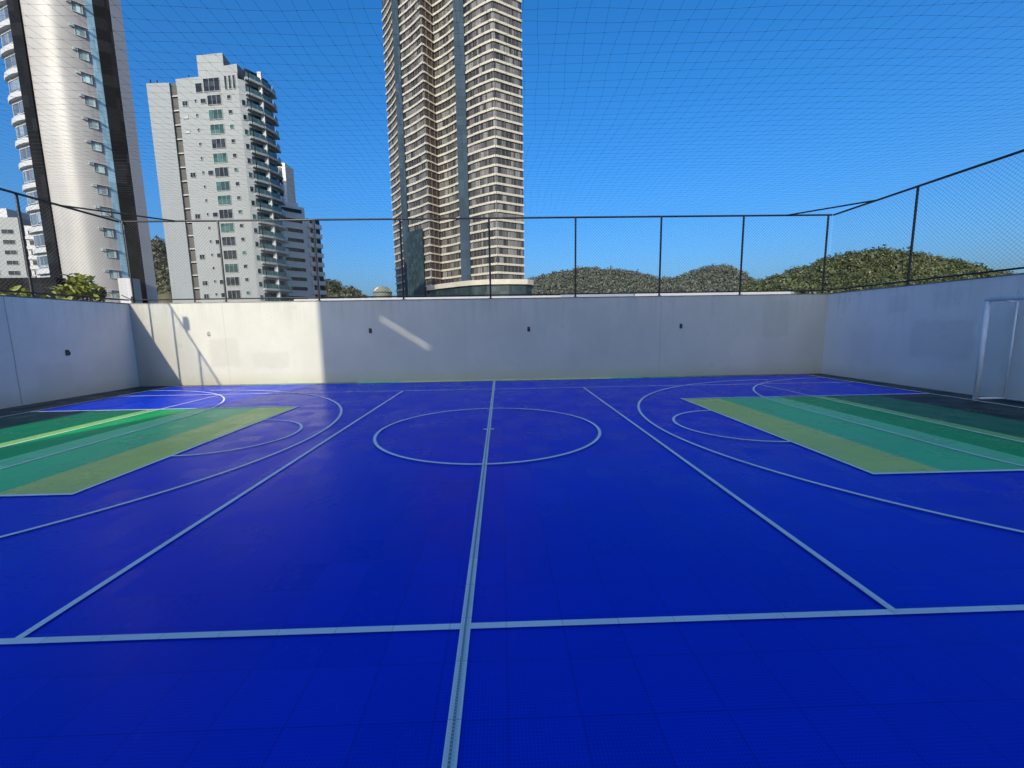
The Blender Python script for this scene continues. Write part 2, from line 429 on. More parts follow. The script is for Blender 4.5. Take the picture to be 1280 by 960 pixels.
# ------------------------------------------------------------------ goal
t = empty('goal_frame', (9.53, 6.5, 0), 'white tubular goal frame without net, standing against the right wall', 'goal')
GX, GB, GH = 9.55, 10.06, 2.0
for y in (8.07, 4.93):
    m = MB(); m.tube((GX, y, .0185), (GX, y, GH - .03), .042, 14); m.build('goalpost', M['white_paint'], t, True)
m = MB(); m.tube((GX, 8.112, GH), (GX, 4.888, GH), .042, 14); m.build('crossbar', M['white_paint'], t, True)
for y in (8.0, 5.0):
    m = MB(); m.tube((GB, y, .02), (GB, y, GH - .06), .017, 10); m.build('rear_post', M['white_paint'], t, True)
    m = MB(); m.tube((GX + .045, y + (.05 if y > 6 else -.05), .045), (GB, y, .045), .024, 10); m.build('side_bar', M['white_paint'], t, True)
    m = MB(); m.tube((GX + .045, y + (.05 if y > 6 else -.05), GH), (GB, y, GH - .06), .015, 10); m.build('top_stay', M['white_paint'], t, True)
m = MB(); m.tube((GB, 7.97, .045), (GB, 5.03, .045), .024, 10); m.build('rear_bar', M['white_paint'], t, True)

# ------------------------------------------------------------------ block behind the camera (casts the court's shade)
t = empty('apartment_block', (3, -12, -12), 'white apartment block close behind the court, shading it', 'building')
SUNX, SUNZ = .25, .49          # sun ray per metre of Y
YB = -9.0                      # its front
bx0 = -5.5 - SUNX * (YF - YB); BH = 4.95 + SUNZ * (YF - YB)
beige = plain('white_render', (.62, .61, .59), .8, .06, .4)
m = MB(); m.box(-4.6, 7.4, -18, YB, -12, BH); m.build('wall', beige, t)
m = MB()  # unseen thin screen, added so its slit throws the slanting light streak
yA, yB = YB - .06, YB
def scr(poly):
    n = len(poly); vs = [(x, yA, z) for x, z in poly] + [(x, yB, z) for x, z in poly]
    m.add(vs, [tuple(range(n - 1, -1, -1)), tuple(range(n, 2 * n))] + [(i, (i + 1) % n, n + (i + 1) % n, n + i) for i in range(n)])
ox, oz = SUNX * (YF - YB), SUNZ * (YF - YB)
a = (-3.66 - ox, 1.97 + oz); b = (-2.2 - ox, 1.03 + oz); w = .076; e = -4.603
scr([(bx0, -12), (e, -12), (e, b[1] - w / 2), (b[0], b[1] - w / 2), (a[0], a[1] - w / 2), (bx0, a[1] - w / 2)])
scr([(bx0, a[1] + w / 2), (a[0], a[1] + w / 2), (b[0], b[1] + w / 2), (e, b[1] + w / 2), (e, BH), (bx0, BH)])
scr([(bx0, a[1] - w / 2), (a[0], a[1] - w / 2), (a[0], a[1] + w / 2), (bx0, a[1] + w / 2)])
scr([(b[0], b[1] - w / 2), (e, b[1] - w / 2), (e, b[1] + w / 2), (b[0], b[1] + w / 2)])
m.build('unseen_slit_screen', beige, t)
gm = glass_mat('rear_block_glass', (.05, .06, .07))
for i in range(3):
    for k in range(4):
        m = MB(); x = -2.9 + i * 4; z = 1 + k * 3.2
        m.box(x, x + 2.2, YB + .002, YB + .03, z, z + 1.5); m.build('window', gm, t)

# ------------------------------------------------------------------ centre tower
def lerp(a, b, t): return (a[0] + (b[0] - a[0]) * t, a[1] + (b[1] - a[1]) * t)
def centre_tower():
    t = empty('apartment_tower', (-15, 180, -12), 'very tall stepped apartment tower with cream floor bands and two glass slots', 'building')
    A0 = (-43.7, 182); A1 = (-37.5, 172.5); B0 = (-34.9, 171); C1 = (-25.4, 161.5); RE = (-22.1, 166); D0 = (-13.85, 158.5); D1 = (-10.3, 157.4); C2 = (-.6, 150); E1 = (8.9, 155.2)
    zt = 128; z0 = 17.5; FH = 2.95
    def bulge(a, b, k, n=8):        # slightly hollow faces, turning forward towards the nearer end
        out = []
        d = Vector((b[0] - a[0], b[1] - a[1])); nn = Vector((d.y, -d.x)).normalized()
        for i in range(n + 1):
            u = i / n; p = lerp(a, b, u); s = k * math.sin(math.pi * u)
            out.append((p[0] + nn.x * s, p[1] + nn.y * s))
        return out
    fA = bulge(A0, A1, -.3); fB = bulge(B0, C1, -.3); fC = bulge(RE, D0, -.35); fD = bulge(D1, C2, .35); fE = [C2, E1]
    # round the near corner
    c2a = lerp(C2, fD[-2], .35); c2b = lerp(C2, E1, .06)
    fD[-1] = c2a; near = [c2a, lerp(lerp(c2a, C2, .6), lerp(C2, c2b, .4), .5), c2b]
    fE = [c2b, E1]
    body = fA + fB + [RE] + fC[1:] + fD + near[1:] + [E1, (9.4, 192), (-43.7, 206)]
    m = MB(); m.prism(body, -12, zt); m.build('glazing', M['ct_glass'], t)
    # mullions and curtain stubs: one part
    m = MB()
    def along(path, step):
        L = 0
        for a, b in zip(path, path[1:]):
            d = math.dist(a, b); s = step - L
            while s < d:
                yield lerp(a, b, s / d), a, b; s += step
            L = (L + d) % step
    for path in (fA, fB, fC, fD, near, fE):
        for p, a, b in along(path, 1.55):
            d = Vector((b[0] - a[0], b[1] - a[1])).normalized()
            m.panel((p[0] - d.x * .06, p[1] - d.y * .06), (p[0] + d.x * .06, p[1] + d.y * .06), z0, zt, .0, .12)
    m.build('mullion', M['ct_mullion'], t)
    # dark balconies of the narrow return face
    m = MB(); m.panel(C1, RE, -12, zt, -.01, .05); m.build('balcony_recess', M['ct_dark'], t)
    n = int((zt - z0) / FH)
    def one(zb, last=None):
        m = MB()
        for path in (fA, fB):
            for a, b in zip(path, path[1:]): m.panel(a, b, zb, zb + .72, .05, .42)
        m.panel(C1, RE, zb, zb + .50, .06, .4)
        m.panel(A1, B0, zb, zb + .72, .02, .2); m.panel(D0, D1, zb, zb + .72, .02, .2)
        for path in (fC, fD + near[1:] + [E1]):
            for a, b in zip(path, path[1:]): m.panel(a, b, zb, zb + .72, .05, .42)
        # balcony dividers on the narrow face
        for k in (.3, .72):
            p = lerp(C1, RE, k); q = lerp(C1, RE, k + .07)
            m.panel(p, q, zb + .5, zb + FH, .06, .3, 1)
        return m
    first = one(0).build('floor_band', [M['ct_band'], M['ct_brown']], t)
    first.location.z = z0
    for k in range(1, n):
        dup(first, t, z0 + k * FH)
    for a, b in ((A1, B0), (D0, D1)):
        m = MB(); m.panel(a, b, -12, zt, -.1, .75); m.build('glass_slot', M['ct_slot'], t)
    # low glass face over the foot of the left wing
    m = MB(); p0, p1 = lerp(B0, C1, -.05), lerp(B0, C1, .72)
    m.panel(p0, p1, -12, 39, .6, 1.0); m.build('curtain_wall', M['ct_curtain'], t)
    # podium with a swept cream canopy
    pod = [(-21.5, 152), (-13.5, 144.5), (-9.2, 141.3), (-4.2, 139.2), (3, 139), (8.6, 140.2), (10.6, 142.8), (11.2, 150), (11.2, 185), (-24, 185), (-26, 158)]
    m = MB(); m.prism(pod, -12, 15.6); m.build('podium', M['ct_curtain'], t)
    cen = Vector((-6, 160))
    def grow(p, k): v = Vector(p) - cen; v = v * (1 + k / v.length); return tuple(cen + v)
    m = MB(); m.prism([grow(p, .9) for p in pod], 15.6, 17.2); m.build('canopy', M['ct_band'], t)
    return t
M['ct_glass'] = glass_mat('tower_window_glass', (.072, .072, .070), .2, .65, (1.55, 1.55, 2.95), .35)
M['ct_mullion'] = plain('tower_mullion', (.10, .095, .085), .5, .2, .3)
M['ct_dark'] = plain('tower_recess', (.035, .025, .018), .7, .3, .4)
M['ct_brown'] = plain('tower_divider', (.07, .05, .04), .7, .3, .4)
M['ct_band'] = plain('tower_cream_band', (.36, .34, .285), .6, .08, .2)
M['ct_slot'] = glass_mat('tower_slot_glass', (.028, .046, .066), .6, .12, (3, 3, 3), .04)
M['ct_curtain'] = glass_mat('tower_curtain_glass', (.020, .034, .038), .3, .25, (1.2, 1.2, 1.5), .25)
centre_tower()

# ------------------------------------------------------------------ white tower
def tiled(name, c, cell, var=.06, joint=.75, rough=.55, axis_scale=1.0):
    m = NT(name); o = m.obj()
    X, Y, Z = m.xyz(o)
    n = m.noise(o, .15, 6, .6); st = m.n('ShaderNodeMapping'); m.l(o, st.inputs[0]); st.inputs['Scale'].default_value = (1.3, 1.3, .04)
    sk = m.noise(st.outputs[0], 1, 5, .6)
    base = m.mix(m.ramp(n, .3, .7), tuple(x * (1 - var) for x in c), tuple(x * (1 + var) for x in c))
    base = m.mix(m.math('MULTIPLY', m.ramp(sk, .5, .8), .25), base, tuple(x * .72 for x in c))
    fz = m.math('FRACT', m.math('DIVIDE', Z, cell)); fx_ = m.math('FRACT', m.math('DIVIDE', m.math('SUBTRACT', X, m.math('MULTIPLY', Y, .6)), cell))
    j = m.math('MAXIMUM', m.math('LESS_THAN', fz, .03), m.math('LESS_THAN', fx_, .03))
    base = m.mix(m.math('MULTIPLY', j, .6), base, tuple(x * joint for x in c))
    return m.set(base, rough, .5)
M['wt_wall'] = tiled('white_tower_tile', (.178, .198, .204), 1.5, .05, .82)
M['wt_grey'] = tiled('white_tower_grey', (.15, .172, .185), 1.5, .05, .8)
M['wt_recess'] = glass_mat('recess_brown_glass', (.05, .047, .042), .3, .3, (1.8, 5, 3.05), .3)
M['wt_side_lit'] = tiled('white_tower_lightened_tile', (.27, .30, .31), 1.5, .05, .82)  # tower tile lightened to stand in for light on the rounded side
M['wt_frame'] = plain('window_surround', (.26, .28, .29), .6, .05, .5)
M['wt_dark'] = glass_mat('dark_window', (.011, .014, .017), .2, .6, (1.1, 3, 1.0), .3)
M['wt_teal'] = glass_mat('teal_tinted_window', (.022, .060, .056), .2, .35, (1.1, 3, 1.0), .3)
M['wt_rail'] = glass_mat('teal_glass_balustrade', (.06, .125, .12), .2, .3, (1.5, 1.5, 3))

def window(parent, p, q, s0, s1, z0, z1, glass, frame=None, pane_name='pane', name='window', depth=.05, splits=1):
    """window in the plane of plan segment p->q (outward = right hand side), s along it"""
    L = math.dist(p, q)
    a, b = lerp(p, q, s0 / L), lerp(p, q, s1 / L)
    fm = MB(); t = .075
    d = ((b[0] - a[0]) / (s1 - s0), (b[1] - a[1]) / (s1 - s0))
    P = lambda s: (a[0] + d[0] * s, a[1] + d[1] * s)
    w = s1 - s0
    fm.panel(P(0), P(t), z0, z1, .01, depth + .06); fm.panel(P(w - t), P(w), z0, z1, .01, depth + .06)
    fm.panel(P(t), P(w - t), z0, z0 + t, .01, depth + .10); fm.panel(P(t), P(w - t), z1 - t, z1, .01, depth + .06)
    for k in range(1, splits):
        s = t + (w - 2 * t) * k / splits; fm.panel(P(s - .025), P(s + .025), z0 + t, z1 - t, .01, depth + .05)
    o = fm.build(name, frame or M['wt_frame'], parent)
    pm = MB(); pm.panel(P(t), P(w - t), z0 + t, z1 - t, .005, depth); pm.build(pane_name, glass, o)
    return o

def white_tower():
    t = empty('apartment_tower', (-65, 110, -12), 'white apartment tower with teal windows, a set-back rooftop block and rounded balconies', 'building')
    SL0, SL1, MF0, MF1 = (-79.0, 104.8), (-73.7, 104.5), (-71.9, 104.2), (-57.0, 102.0)
    side = [MF1, (-55.6, 103.2), (-54.3, 105.2), (-53.5, 107.8), (-54.0, 110.4), (-56.0, 113.0)]
    m = MB(); m.prism([MF0] + side + [(-61, 120), (-76, 122)], -12, 57.0); m.build('main_block', M['wt_wall'], t)
    m = MB()
    for p, q in zip(side, side[1:]): m.panel(p, q, -12, 57.1, -.2, .012)
    m.build('lightened_side_wall', M['wt_side_lit'], t)  # thin overlay whose paler colour offsets the grazing sun
    m = MB(); m.prism([(-72.0, 104.21), (-57.02, 102.0), (-57.02, 102.4), (-72.0, 104.6)], 57.0, 58.2); m.build('parapet', M['wt_wall'], t)
    m = MB(); m.prism([SL0, SL1, (-73.7, 118), (-79, 118)], -12, 57.6); m.build('side_slab', M['wt_grey'], t)
    m = MB(); m.panel((-73.7, 106.0), (-71.9, 105.7), -12, 56.5, -6, 0); m.build('recess_glazing', M['wt_dark'], t)
    # balcony fronts in the recess
    mm = MB(); mm.panel((-73.69, 104.9), (-71.91, 104.6), 0, .28, -.9, .0); mm.panel((-73.69, 104.92), (-71.91, 104.62), .28, 2.75, -.2, -.05, 1)
    first = mm.build('recess_balcony', [M['wt_frame'], M['wt_recess']], t); 
    z = 6.0; first.location.z = z
    while z < 52:
        z += 3.05; dup(first, t, z)
    # roof block
    m = MB(); m.prism([(-67.0, 104.5), (-60.7, 103.6), (-62.0, 111), (-68, 112)], 57.0, 63.2); m.build('roof_block', M['wt_wall'], t)
    m = MB(); m.prism([(-60.6, 103.3), (-57.2, 102.6), (-57, 110), (-61.9, 111)], 58.2, 60.4); m.build('roof_block', M['wt_wall'], t)
    # windows on the main face (s measured from its left end)
    L = math.dist(MF0, MF1)
    s_of = lambda X: (X - MF0[0]) / (MF1[0] - MF0[0]) * L
    rows = ['D', 'D', 'T', 'T', 'D', 'T', 'D', 'T', 'T', 'D', 'T', 'D', 'D', 'T', 'D', 'D', 'D', 'D']
    zc = 56.2
    r2 = random.Random(3)
    for i, k in enumerate(rows):
        zr = zc - 3.05 * i
        gl = M['wt_dark'] if k == 'D' else M['wt_teal']
        if i == 0:
            window(t, MF0, MF1, s_of(-65.3), s_of(-61.3), zr - 1.3, zr + 1.5, gl, splits=3)
            window(t, MF0, MF1, s_of(-67.3), s_of(-65.6), zr - 1.3, zr + .7, gl)
            for q in range(3):
                window(t, MF0, MF1, s_of(-60.2 + q * 1.0), s_of(-59.5 + q * 1.0), zr - 1.2, zr + 1.7, M['wt_dark'])
            continue
        window(t, MF0, MF1, s_of(-64.7), s_of(-61.3), zr - 1.05, zr + 1.05, gl, splits=3)
        small = M['wt_dark'] if (i * 7) % 3 else M['wt_teal']
        window(t, MF0, MF1, s_of(-59.9), s_of(-58.9), zr - .15, zr + .75, small)
        window(t, MF0, MF1, s_of(-67.9), s_of(-67.3), zr - .2, zr + .5, M['wt_dark'])
        if k == 'D' and i != 4: window(t, MF0, MF1, s_of(-66.4), s_of(-65.0), zr - .6, zr + .5, M['wt_dark'])
        if i in (1, 6, 9, 12, 14, 15): window(t, MF0, MF1, s_of(-70.9), s_of(-69.5), zr - .8, zr + .35, M['wt_dark'], splits=2)
        elif i in (2, 3): window(t, MF0, MF1, s_of(-71.0), s_of(-69.8), zr - .4, zr + .3, M['wt_frame'])
    # rounded balconies on the right side
    k = 0
    z = 5.2
    proto = None
    def bal():
        b = MB()
        path = [lerp(side[0], side[1], .7)] + side[1:5]
        for p, q in zip(path, path[1:]): b.panel(p, q, 0, .5, .02, 1.1)
        return b
    def glass():
        b = MB(); path = [lerp(side[0], side[1], .75)] + side[1:4] + [lerp(side[3], side[4], .9)]
        for p, q in zip(path, path[1:]): b.panel(p, q, .5, 1.55, .92, 1.0)
        return b
    def door():
        b = MB(); path = [lerp(side[0], side[1], .75)] + side[1:4] + [lerp(side[3], side[4], .9)]
        for p, q in zip(path, path[1:]): b.panel(p, q, .5, 2.6, .01, .12)
        return b
    def cols():
        b = MB()
        q = side[2]; b.prism([(q[0] + .1, q[1] - .25), (q[0] + .95, q[1] - .25), (q[0] + .95, q[1] + .25), (q[0] + .1, q[1] + .25)], .5, 3.05)
        return b
    pb = bal().build('balcony', M['wt_side_lit'], t)
    kids = [glass().build('balustrade', M['wt_rail'], pb), door().build('balcony_door', M['wt_dark'], pb), cols().build('pier', M['wt_side_lit'], pb)]
    for kk in kids: kk.matrix_parent_inverse = Matrix()
    pb.location.z = z
    while z < 54:
        z += 3.05
        c = dup(pb, t, z)
        for kk in kids:
            dup(kk, c)
    for i in range(1, 16):      # narrow windows on the near bend
        zr = 55.5 - 3.05 * i
        window(t, side[0], side[1], .35, 1.15, zr - .7, zr + .5, M['wt_dark'] if i % 3 else M['wt_teal'])
    m = MB()
    for x, y, h in ((-78.5, 105.5, 1.2), (-76.8, 105.2, .9), (-69.5, 105, 1.8), (-68.6, 105, 1.1)): m.tube((x, y, 57), (x, y, 57.6 + h), .12, 6)
    m.build('antenna', M['steel'], t)
white_tower()

# ------------------------------------------------------------------ lower white block behind it
M['wing'] = tiled('wing_white_tile', (.50, .53, .54), 1.5, .05, .85)
def wing():
    t = empty('apartment_block', (-62, 145, -12), 'lower white apartment block with dark ribbon balconies, right of and behind the white tower', 'building')
    P0, P1, P2 = (-68.5, 135), (-62.0, 141.5), (-59.2, 145.5)
    m = MB(); m.prism([(-74, 137), P0, P1, (-72, 160), (-84, 160)], -12, 40.6); m.build('wall', M['wing'], t)
    m = MB(); m.prism([(-62.05, 141.52), P2, (-67, 162), (-72.5, 162)], -12, 37.3); m.build('end_wall', M['wing'], t)
    m = MB(); m.prism([(-69.2, 139), (-66.0, 139.5), (-66.0, 145), (-69.2, 145)], 40.6, 53.4); m.build('stair_tower', M['wing'], t)
    m = MB(); m.panel((-68.2, 138.95), (-67.0, 139.15), 43.5, 52, .02, .1); m.build('stair_window', M['wt_dark'], t)
    m = MB(); m.prism([(-66.5, 139.2), (-63.8, 141.4), (-68, 150), (-71, 150)], 40.6, 42.0); m.build('roof_block', M['wing'], t)
    L = math.dist(P0, P1)
    mb = MB(); mb.panel(lerp(P0, P1, .10), lerp(P0, P1, .90), 0, 1.1, .03, .12); 
    b0 = mb.build('ribbon_window', M['wt_dark'], t); z = 8.6; b0.location.z = z
    while z < 36:
        z += 3.0; dup(b0, t, z)
    Q0 = (-61.9, 142.0)
    mb = MB(); mb.panel(Q0, P2, 0, 1.3, .0, 1.3); b1 = mb.build('balcony', M['wing'], t)
    ms = MB(); ms.panel(Q0, P2, 1.3, 2.9, .02, .12); k1 = ms.build('balcony_door', M['wt_dark'], b1)
    ms = MB(); ms.panel(lerp(Q0, P2, .45), lerp(Q0, P2, .52), 1.3, 3.0, .12, 1.2); k2 = ms.build('pier', M['wing'], b1)
    k1.matrix_parent_inverse = Matrix(); k2.matrix_parent_inverse = Matrix()
    z = 7.6; b1.location.z = z
    while z < 33:
        z += 3.0; c = dup(b1, t, z)
        for k in (k1, k2): dup(k, c)
wing()

# ------------------------------------------------------------------ near left tower
M['lt_wall'] = tiled('left_tower_beige_tile', (.265, .262, .252), 1.45, .10, .8, .50)
M['lt_black'] = glass_mat('left_tower_black_glass', (.003, .0033, .004), .6, .8, (1.2, 1.2, 1.45), .12)
M['lt_blue'] = glass_mat('left_tower_pale_blue_glass', (.26, .42, .50), .2, .12, (1.2, 1.2, 1.45), .5)
M['lt_grey'] = tiled('left_tower_grey', (.30, .30, .31), 1.45, .05, .8, .5)
M['lt_white'] = plain('left_tower_white', (.34, .35, .36), .5, .08, .3)
M['lt_bay'] = plain('left_tower_bay', (.22, .27, .31), .6, .1, .3)
M['lt_bay_glass'] = glass_mat('left_tower_bay_glass', (.10, .13, .17), .15, .4, (1, 1, 2.9), .5)
M['lt_pane'] = glass_mat('left_tower_pane', (.20, .28, .28), .12, .4, (1, 1, 2.9), .6)
def left_tower():
    t = empty('apartment_tower', (-60, 72, -14), 'close apartment tower at the left with a curved beige front between two black glass stripes', 'building')
    zt = 78
    pol = lambda r, y: (r * y, y)
    S0, S1 = pol(-1.019, 62.2), pol(-.996, 61.9)
    fac = [pol(-.996, 62.2), pol(-.975, 61.9), pol(-.953, 61.9), pol(-.930, 62.2), pol(-.908, 62.75), pol(-.888, 63.4), pol(-.872, 64.0), pol(-.860, 64.5)]
    # smooth the curve
    def cr(ps, n=6):
        out = []
        for i in range(len(ps) - 1):
            p0, p1, p2, p3 = ps[max(0, i - 1)], ps[i], ps[i + 1], ps[min(len(ps) - 1, i + 2)]
            for k in range(n):
                u = k / n
                out.append(tuple(.5 * ((2 * p1[c]) + (-p0[c] + p2[c]) * u + (2 * p0[c] - 5 * p1[c] + 4 * p2[c] - p3[c]) * u * u + (-p0[c] + 3 * p1[c] - 3 * p2[c] + p3[c]) * u ** 3) for c in (0, 1)))
        return out + [ps[-1]]
    fc = cr(fac)
    B1 = pol(-.845, 65.2); K0, K1 = pol(-.844, 65.1), pol(-.8085, 66.2); G1 = pol(-.786, 67.4)
    m = MB(); m.prism(fc + [(-61.5, 70.5), (-69, 70.5)], -14, zt); m.build('curved_front', M['lt_wall'], t)
    m = MB(); m.panel(fac[-1], B1, -14, zt, -3, .02); m.build('blue_glass_strip', M['lt_blue'], t)
    m = MB(); m.prism([K0, K1, (K1[0] - 4.2, K1[1] + 4), (K0[0] - 5, K0[1] + 5)], -14, zt); m.build('black_stripe', M['lt_black'], t)
    m = MB(); m.prism([(K1[0] + .02, K1[1] - .1), G1, (G1[0] * 71 / G1[1] - .6, 71), (K1[0] * 71 / K1[1] - .6, 71)], -14, zt); m.build('end_wall', M['lt_grey'], t)
    m = MB(); m.prism([S0, S1, (S1[0], 64), (S0[0], 64)], -14, zt); m.build('black_stripe', M['lt_black'], t)
    # windows of the curved front, one per floor, each with its air conditioner
    P, Q = fc[-17], fc[-9]
    Lq = math.dist(P, Q)
    z = 6.6 
    while z < 60:
        window(t, P, Q, Lq * .50, Lq * .50 + 1.1, z + .1, z + 1.25, M['lt_pane'], M['lt_grey'], depth=.03)
        a = MB(); c = lerp(P, Q, .1); e = lerp(P, Q, .1 + .5 / Lq)
        a.panel(c, e, z + .98, z + 1.34, .02, .26); a.panel(lerp(c, e, .2), lerp(c, e, .8), z + 1.03, z + 1.29, .26, .28, 1)
        a.build('air_conditioner', [M['lt_white'], M['lt_pane']], t)
        h = MB(); h.panel(lerp(P, Q, .46), lerp(P, Q, .50 + 1.35 / Lq), z + 1.27, z + 1.36, .02, .34); h.build('window_hood', M['lt_grey'], t)
        z += 2.9
    # window bay left of the first stripe
    b0, b1 = pol(-1.041, 64.2), (S0[0] + .01, 62.75)
    m = MB(); m.prism([b0, b1, (b1[0], 69.5), (b0[0] + .2, 69.5)], -14, zt); m.build('bay', M['lt_bay'], t)
    sl = [pol(-1.049, 64.5), pol(-1.047, 63.7), pol(-1.040, 63.2), pol(-1.03, 62.75), (S0[0] - .02, 62.45), (S0[0] - .02, 66), (b0[0] - .3, 68)]
    b = MB(); b.prism(sl, 0, .62); p0 = b.build('bay_ledge', M['lt_white'], t)
    z = 4.5; p0.location.z = z
    Lb = math.dist(b0, b1)
    while z < 60:
        window(t, b0, b1, .12, Lb - .15, z + .95, z + 2.55, M['lt_bay_glass'], M['lt_white'], splits=2)
        z += 2.9; dup(p0, t, z)
    # dark plinth and small service block
    m = MB(); m.prism([(-70, 60.0), (-60.5, 60.0), (-60.5, 61.4), (-70, 61.4)], -14, 9.4); m.build('plinth', M['lt_black'], t)
    m = MB(); m.box(-55.2, -53.4, 63.4, 65.0, -14, 9.6); m.build('service_block', M['lt_grey'], t)
    k = .88                                    # stands nearer and smaller than first laid out
    t.location = Vector((0, 0, 1.6)) + (Vector(t.location) - Vector((0, 0, 1.6))) * k; t.scale = (k, k, k)
left_tower()

# ------------------------------------------------------------------ far left blocks
def far_left():
    t = empty('apartment_block', (-158, 150, -12), 'white mid-rise block with small dark windows at the left edge, behind the left fence post', 'building')
    P, Q = (-182, 137), (-150.3, 140.5)
    m = MB(); m.prism([P, Q, (-150.3, 160), (-182, 160)], -12, 38.2); m.build('wall', M['wt_wall'], t)
    m = MB(); m.prism([(-182, 141), (-156, 143), (-156, 158), (-182, 158)], 38.2, 41.6); m.build('roof_block', M['lt_white'], t)
    L = math.dist(P, Q)
    for r in range(5):
        for c_ in range(4):
            s1 = L - 1.6 - c_ * 5.6
            window(t, P, Q, s1 - 3.4, s1, 20.6 + r * 3.15, 22.0 + r * 3.15, M['wt_dark'], splits=2)
    m = MB(); m.prism([(-184, 133), (-143.5, 136.5), (-143.5, 158), (-184, 158)], -12, 19.3); m.build('podium', M['fl_pod'], t)
    m = MB(); m.prism([(-184.5, 132.4), (-143, 136.0), (-143, 136.4), (-184.5, 132.8)], 17.2, 19.8); m.build('parapet', M['wt_grey'], t)
    t2 = empty('apartment_block', (-147, 150, -12), 'narrow sunlit white block with balconies between the left edge block and the curved tower', 'building')
    P, Q = (-149.8, 141.5), (-143.6, 144)
    m = MB(); m.prism([P, Q, (-143.6, 157), (-149.8, 157)], 19.31, 36.0); m.build('wall', M['lt_white'], t2)
    L = math.dist(P, Q)
    for r in range(5):
        z = 20.4 + r * 3.1
        for c_ in range(2):
            window(t2, P, Q, .7 + c_ * 2.9, 2.7 + c_ * 2.9, z + .4, z + 1.8, M['wt_dark'])
        b = MB(); b.panel(lerp(P, Q, .0), lerp(P, Q, 1), z - 1.0, z - .1, .02, .5); b.build('balcony', M['lt_white'], t2)
M['fl_pod'] = plain('dark_podium', (.06, .065, .07), .7, .3, .2)
far_left()

# ------------------------------------------------------------------ low roofs behind the back wall, dome
t = empty('low_building', (0, 36, -12), 'low building whose white roof edge shows just above the back wall', 'building')
m = MB(); m.box(-15, 22.6, 32.4, 46, -12, 3.3); m.build('wall', M['concrete'], t)
m = MB(); m.prism([(-15.3, 32.0), (4.6, 32.0), (4.6, 46), (-15.3, 46)], 3.3, 3.96); m.build('roof', M['white_roof'], t)
m = MB(); m.prism([(4.62, 32.3), (10.2, 32.3), (10.2, 46), (4.62, 46)], 3.3, 4.05); m.build('roof', M['grey_roof'], t)
m = MB(); m.prism([(10.22, 32.0), (22.2, 32.0), (23.2, 33), (23.2, 46), (10.22, 46)], 3.3, 4.05); m.build('roof', M['white_roof'], t)
t = empty('water_tank', (-54.6, 200, -12), 'tiny pale yellow domed tank just left of the banded tower foot', 'water tank')
m = MB(); n = 20
ring = [(4.1, -12), (4.1, 18.6), (3.9, 19.4), (3.2, 20.5), (2.0, 21.3), (.7, 21.6)]
vs = [(-54.6 + r * math.cos(2 * math.pi * k / n), 200 + r * math.sin(2 * math.pi * k / n), z) for r, z in ring for k in range(n)]
fs = [(i * n + k, i * n + (k + 1) % n, (i + 1) * n + (k + 1) % n, (i + 1) * n + k) for i in range(len(ring) - 1) for k in range(n)]
m.add(vs, fs + [tuple((len(ring) - 1) * n + k for k in range(n))]); m.build('dome', plain('pale_yellow_paint', (.75, .66, .36), .6, .05, .3), t, True)
m = MB(); m.tube((-54.6, 200, 18.5), (-54.6, 200, 18.9), 4.3, 20); m.build('rim', M['ct_band'], t)

# ------------------------------------------------------------------ leaves and vegetation
def leaf_mat(name, a, b, rough=.5, clump=.12):
    m = NT(name); o = m.obj()
    g_ = m.n('ShaderNodeNewGeometry'); r = g_.outputs['Random Per Island']
    n = m.noise(o, clump, 5, .7)
    f_ = m.math('ADD', m.math('MULTIPLY', r, .3), m.math('MULTIPLY', m.ramp(n, .37, .63), .7))
    m.set(m.mix(f_, a, b), rough, .3)
    return m.mat
def hill_mat(name, a, b):
    m = NT(name); o = m.obj(); n = m.noise(o, .05, 8, .7)
    return m.set(m.mix(m.ramp(n, .35, .65), a, b), .9, .1)

def interp(tab, x):
    if x <= tab[0][0]: return tab[0][1]
    for (x0, y0), (x1, y1) in zip(tab, tab[1:]):
        if x <= x1:
            u = (x - x0) / (x1 - x0); u = u * u * (3 - 2 * u) * .5 + u * .5; return y0 + (y1 - y0) * u
    return tab[-1][1]
def hillz(tab, Yr, depth, x, y, rough, seed):
    """ridge at depth Yr with skyline tab[(X at Yr, z)]; falls to the plain over `depth` towards the viewer and behind"""
    xr = x * Yr / max(y, 1)
    top = interp(tab, xr)
    k = (Yr - y) / depth if y < Yr else (y - Yr) / (depth * 1.4)
    s = max(0, 1 - k); s = s ** .85 if y < Yr else s * s * (3 - 2 * s)
    z = -12 + (top + 12) * s
    z += rough * (math.sin(x * .051 + seed) * math.sin(y * .043 + seed * 2) + .5 * math.sin(x * .13 + y * .09 + seed)) * min(1, s * 1.5) * (1 if y < Yr * .985 else .3)
    return z
def hill(name, tab, Yr, depth, rough, seed, x0, x1, n, mat):
    ys = [Yr - depth + depth * 2.4 * j / n for j in range(n + 1)]
    m = MB()
    nx = n * 2
    for j, y in enumerate(ys):
        for i in range(nx + 1):
            x = (x0 + (x1 - x0) * i / nx) * y / Yr
            m.v.append((x, y, hillz(tab, Yr, depth, x, y, rough, seed)))
    for j in range(n):
        for i in range(nx):
            a = j * (nx + 1) + i; m.f.append((a, a + 1, a + nx + 2, a + nx + 1)); m.m.append(0)
    return tag(m.build(name, mat, None, True), kind='structure')

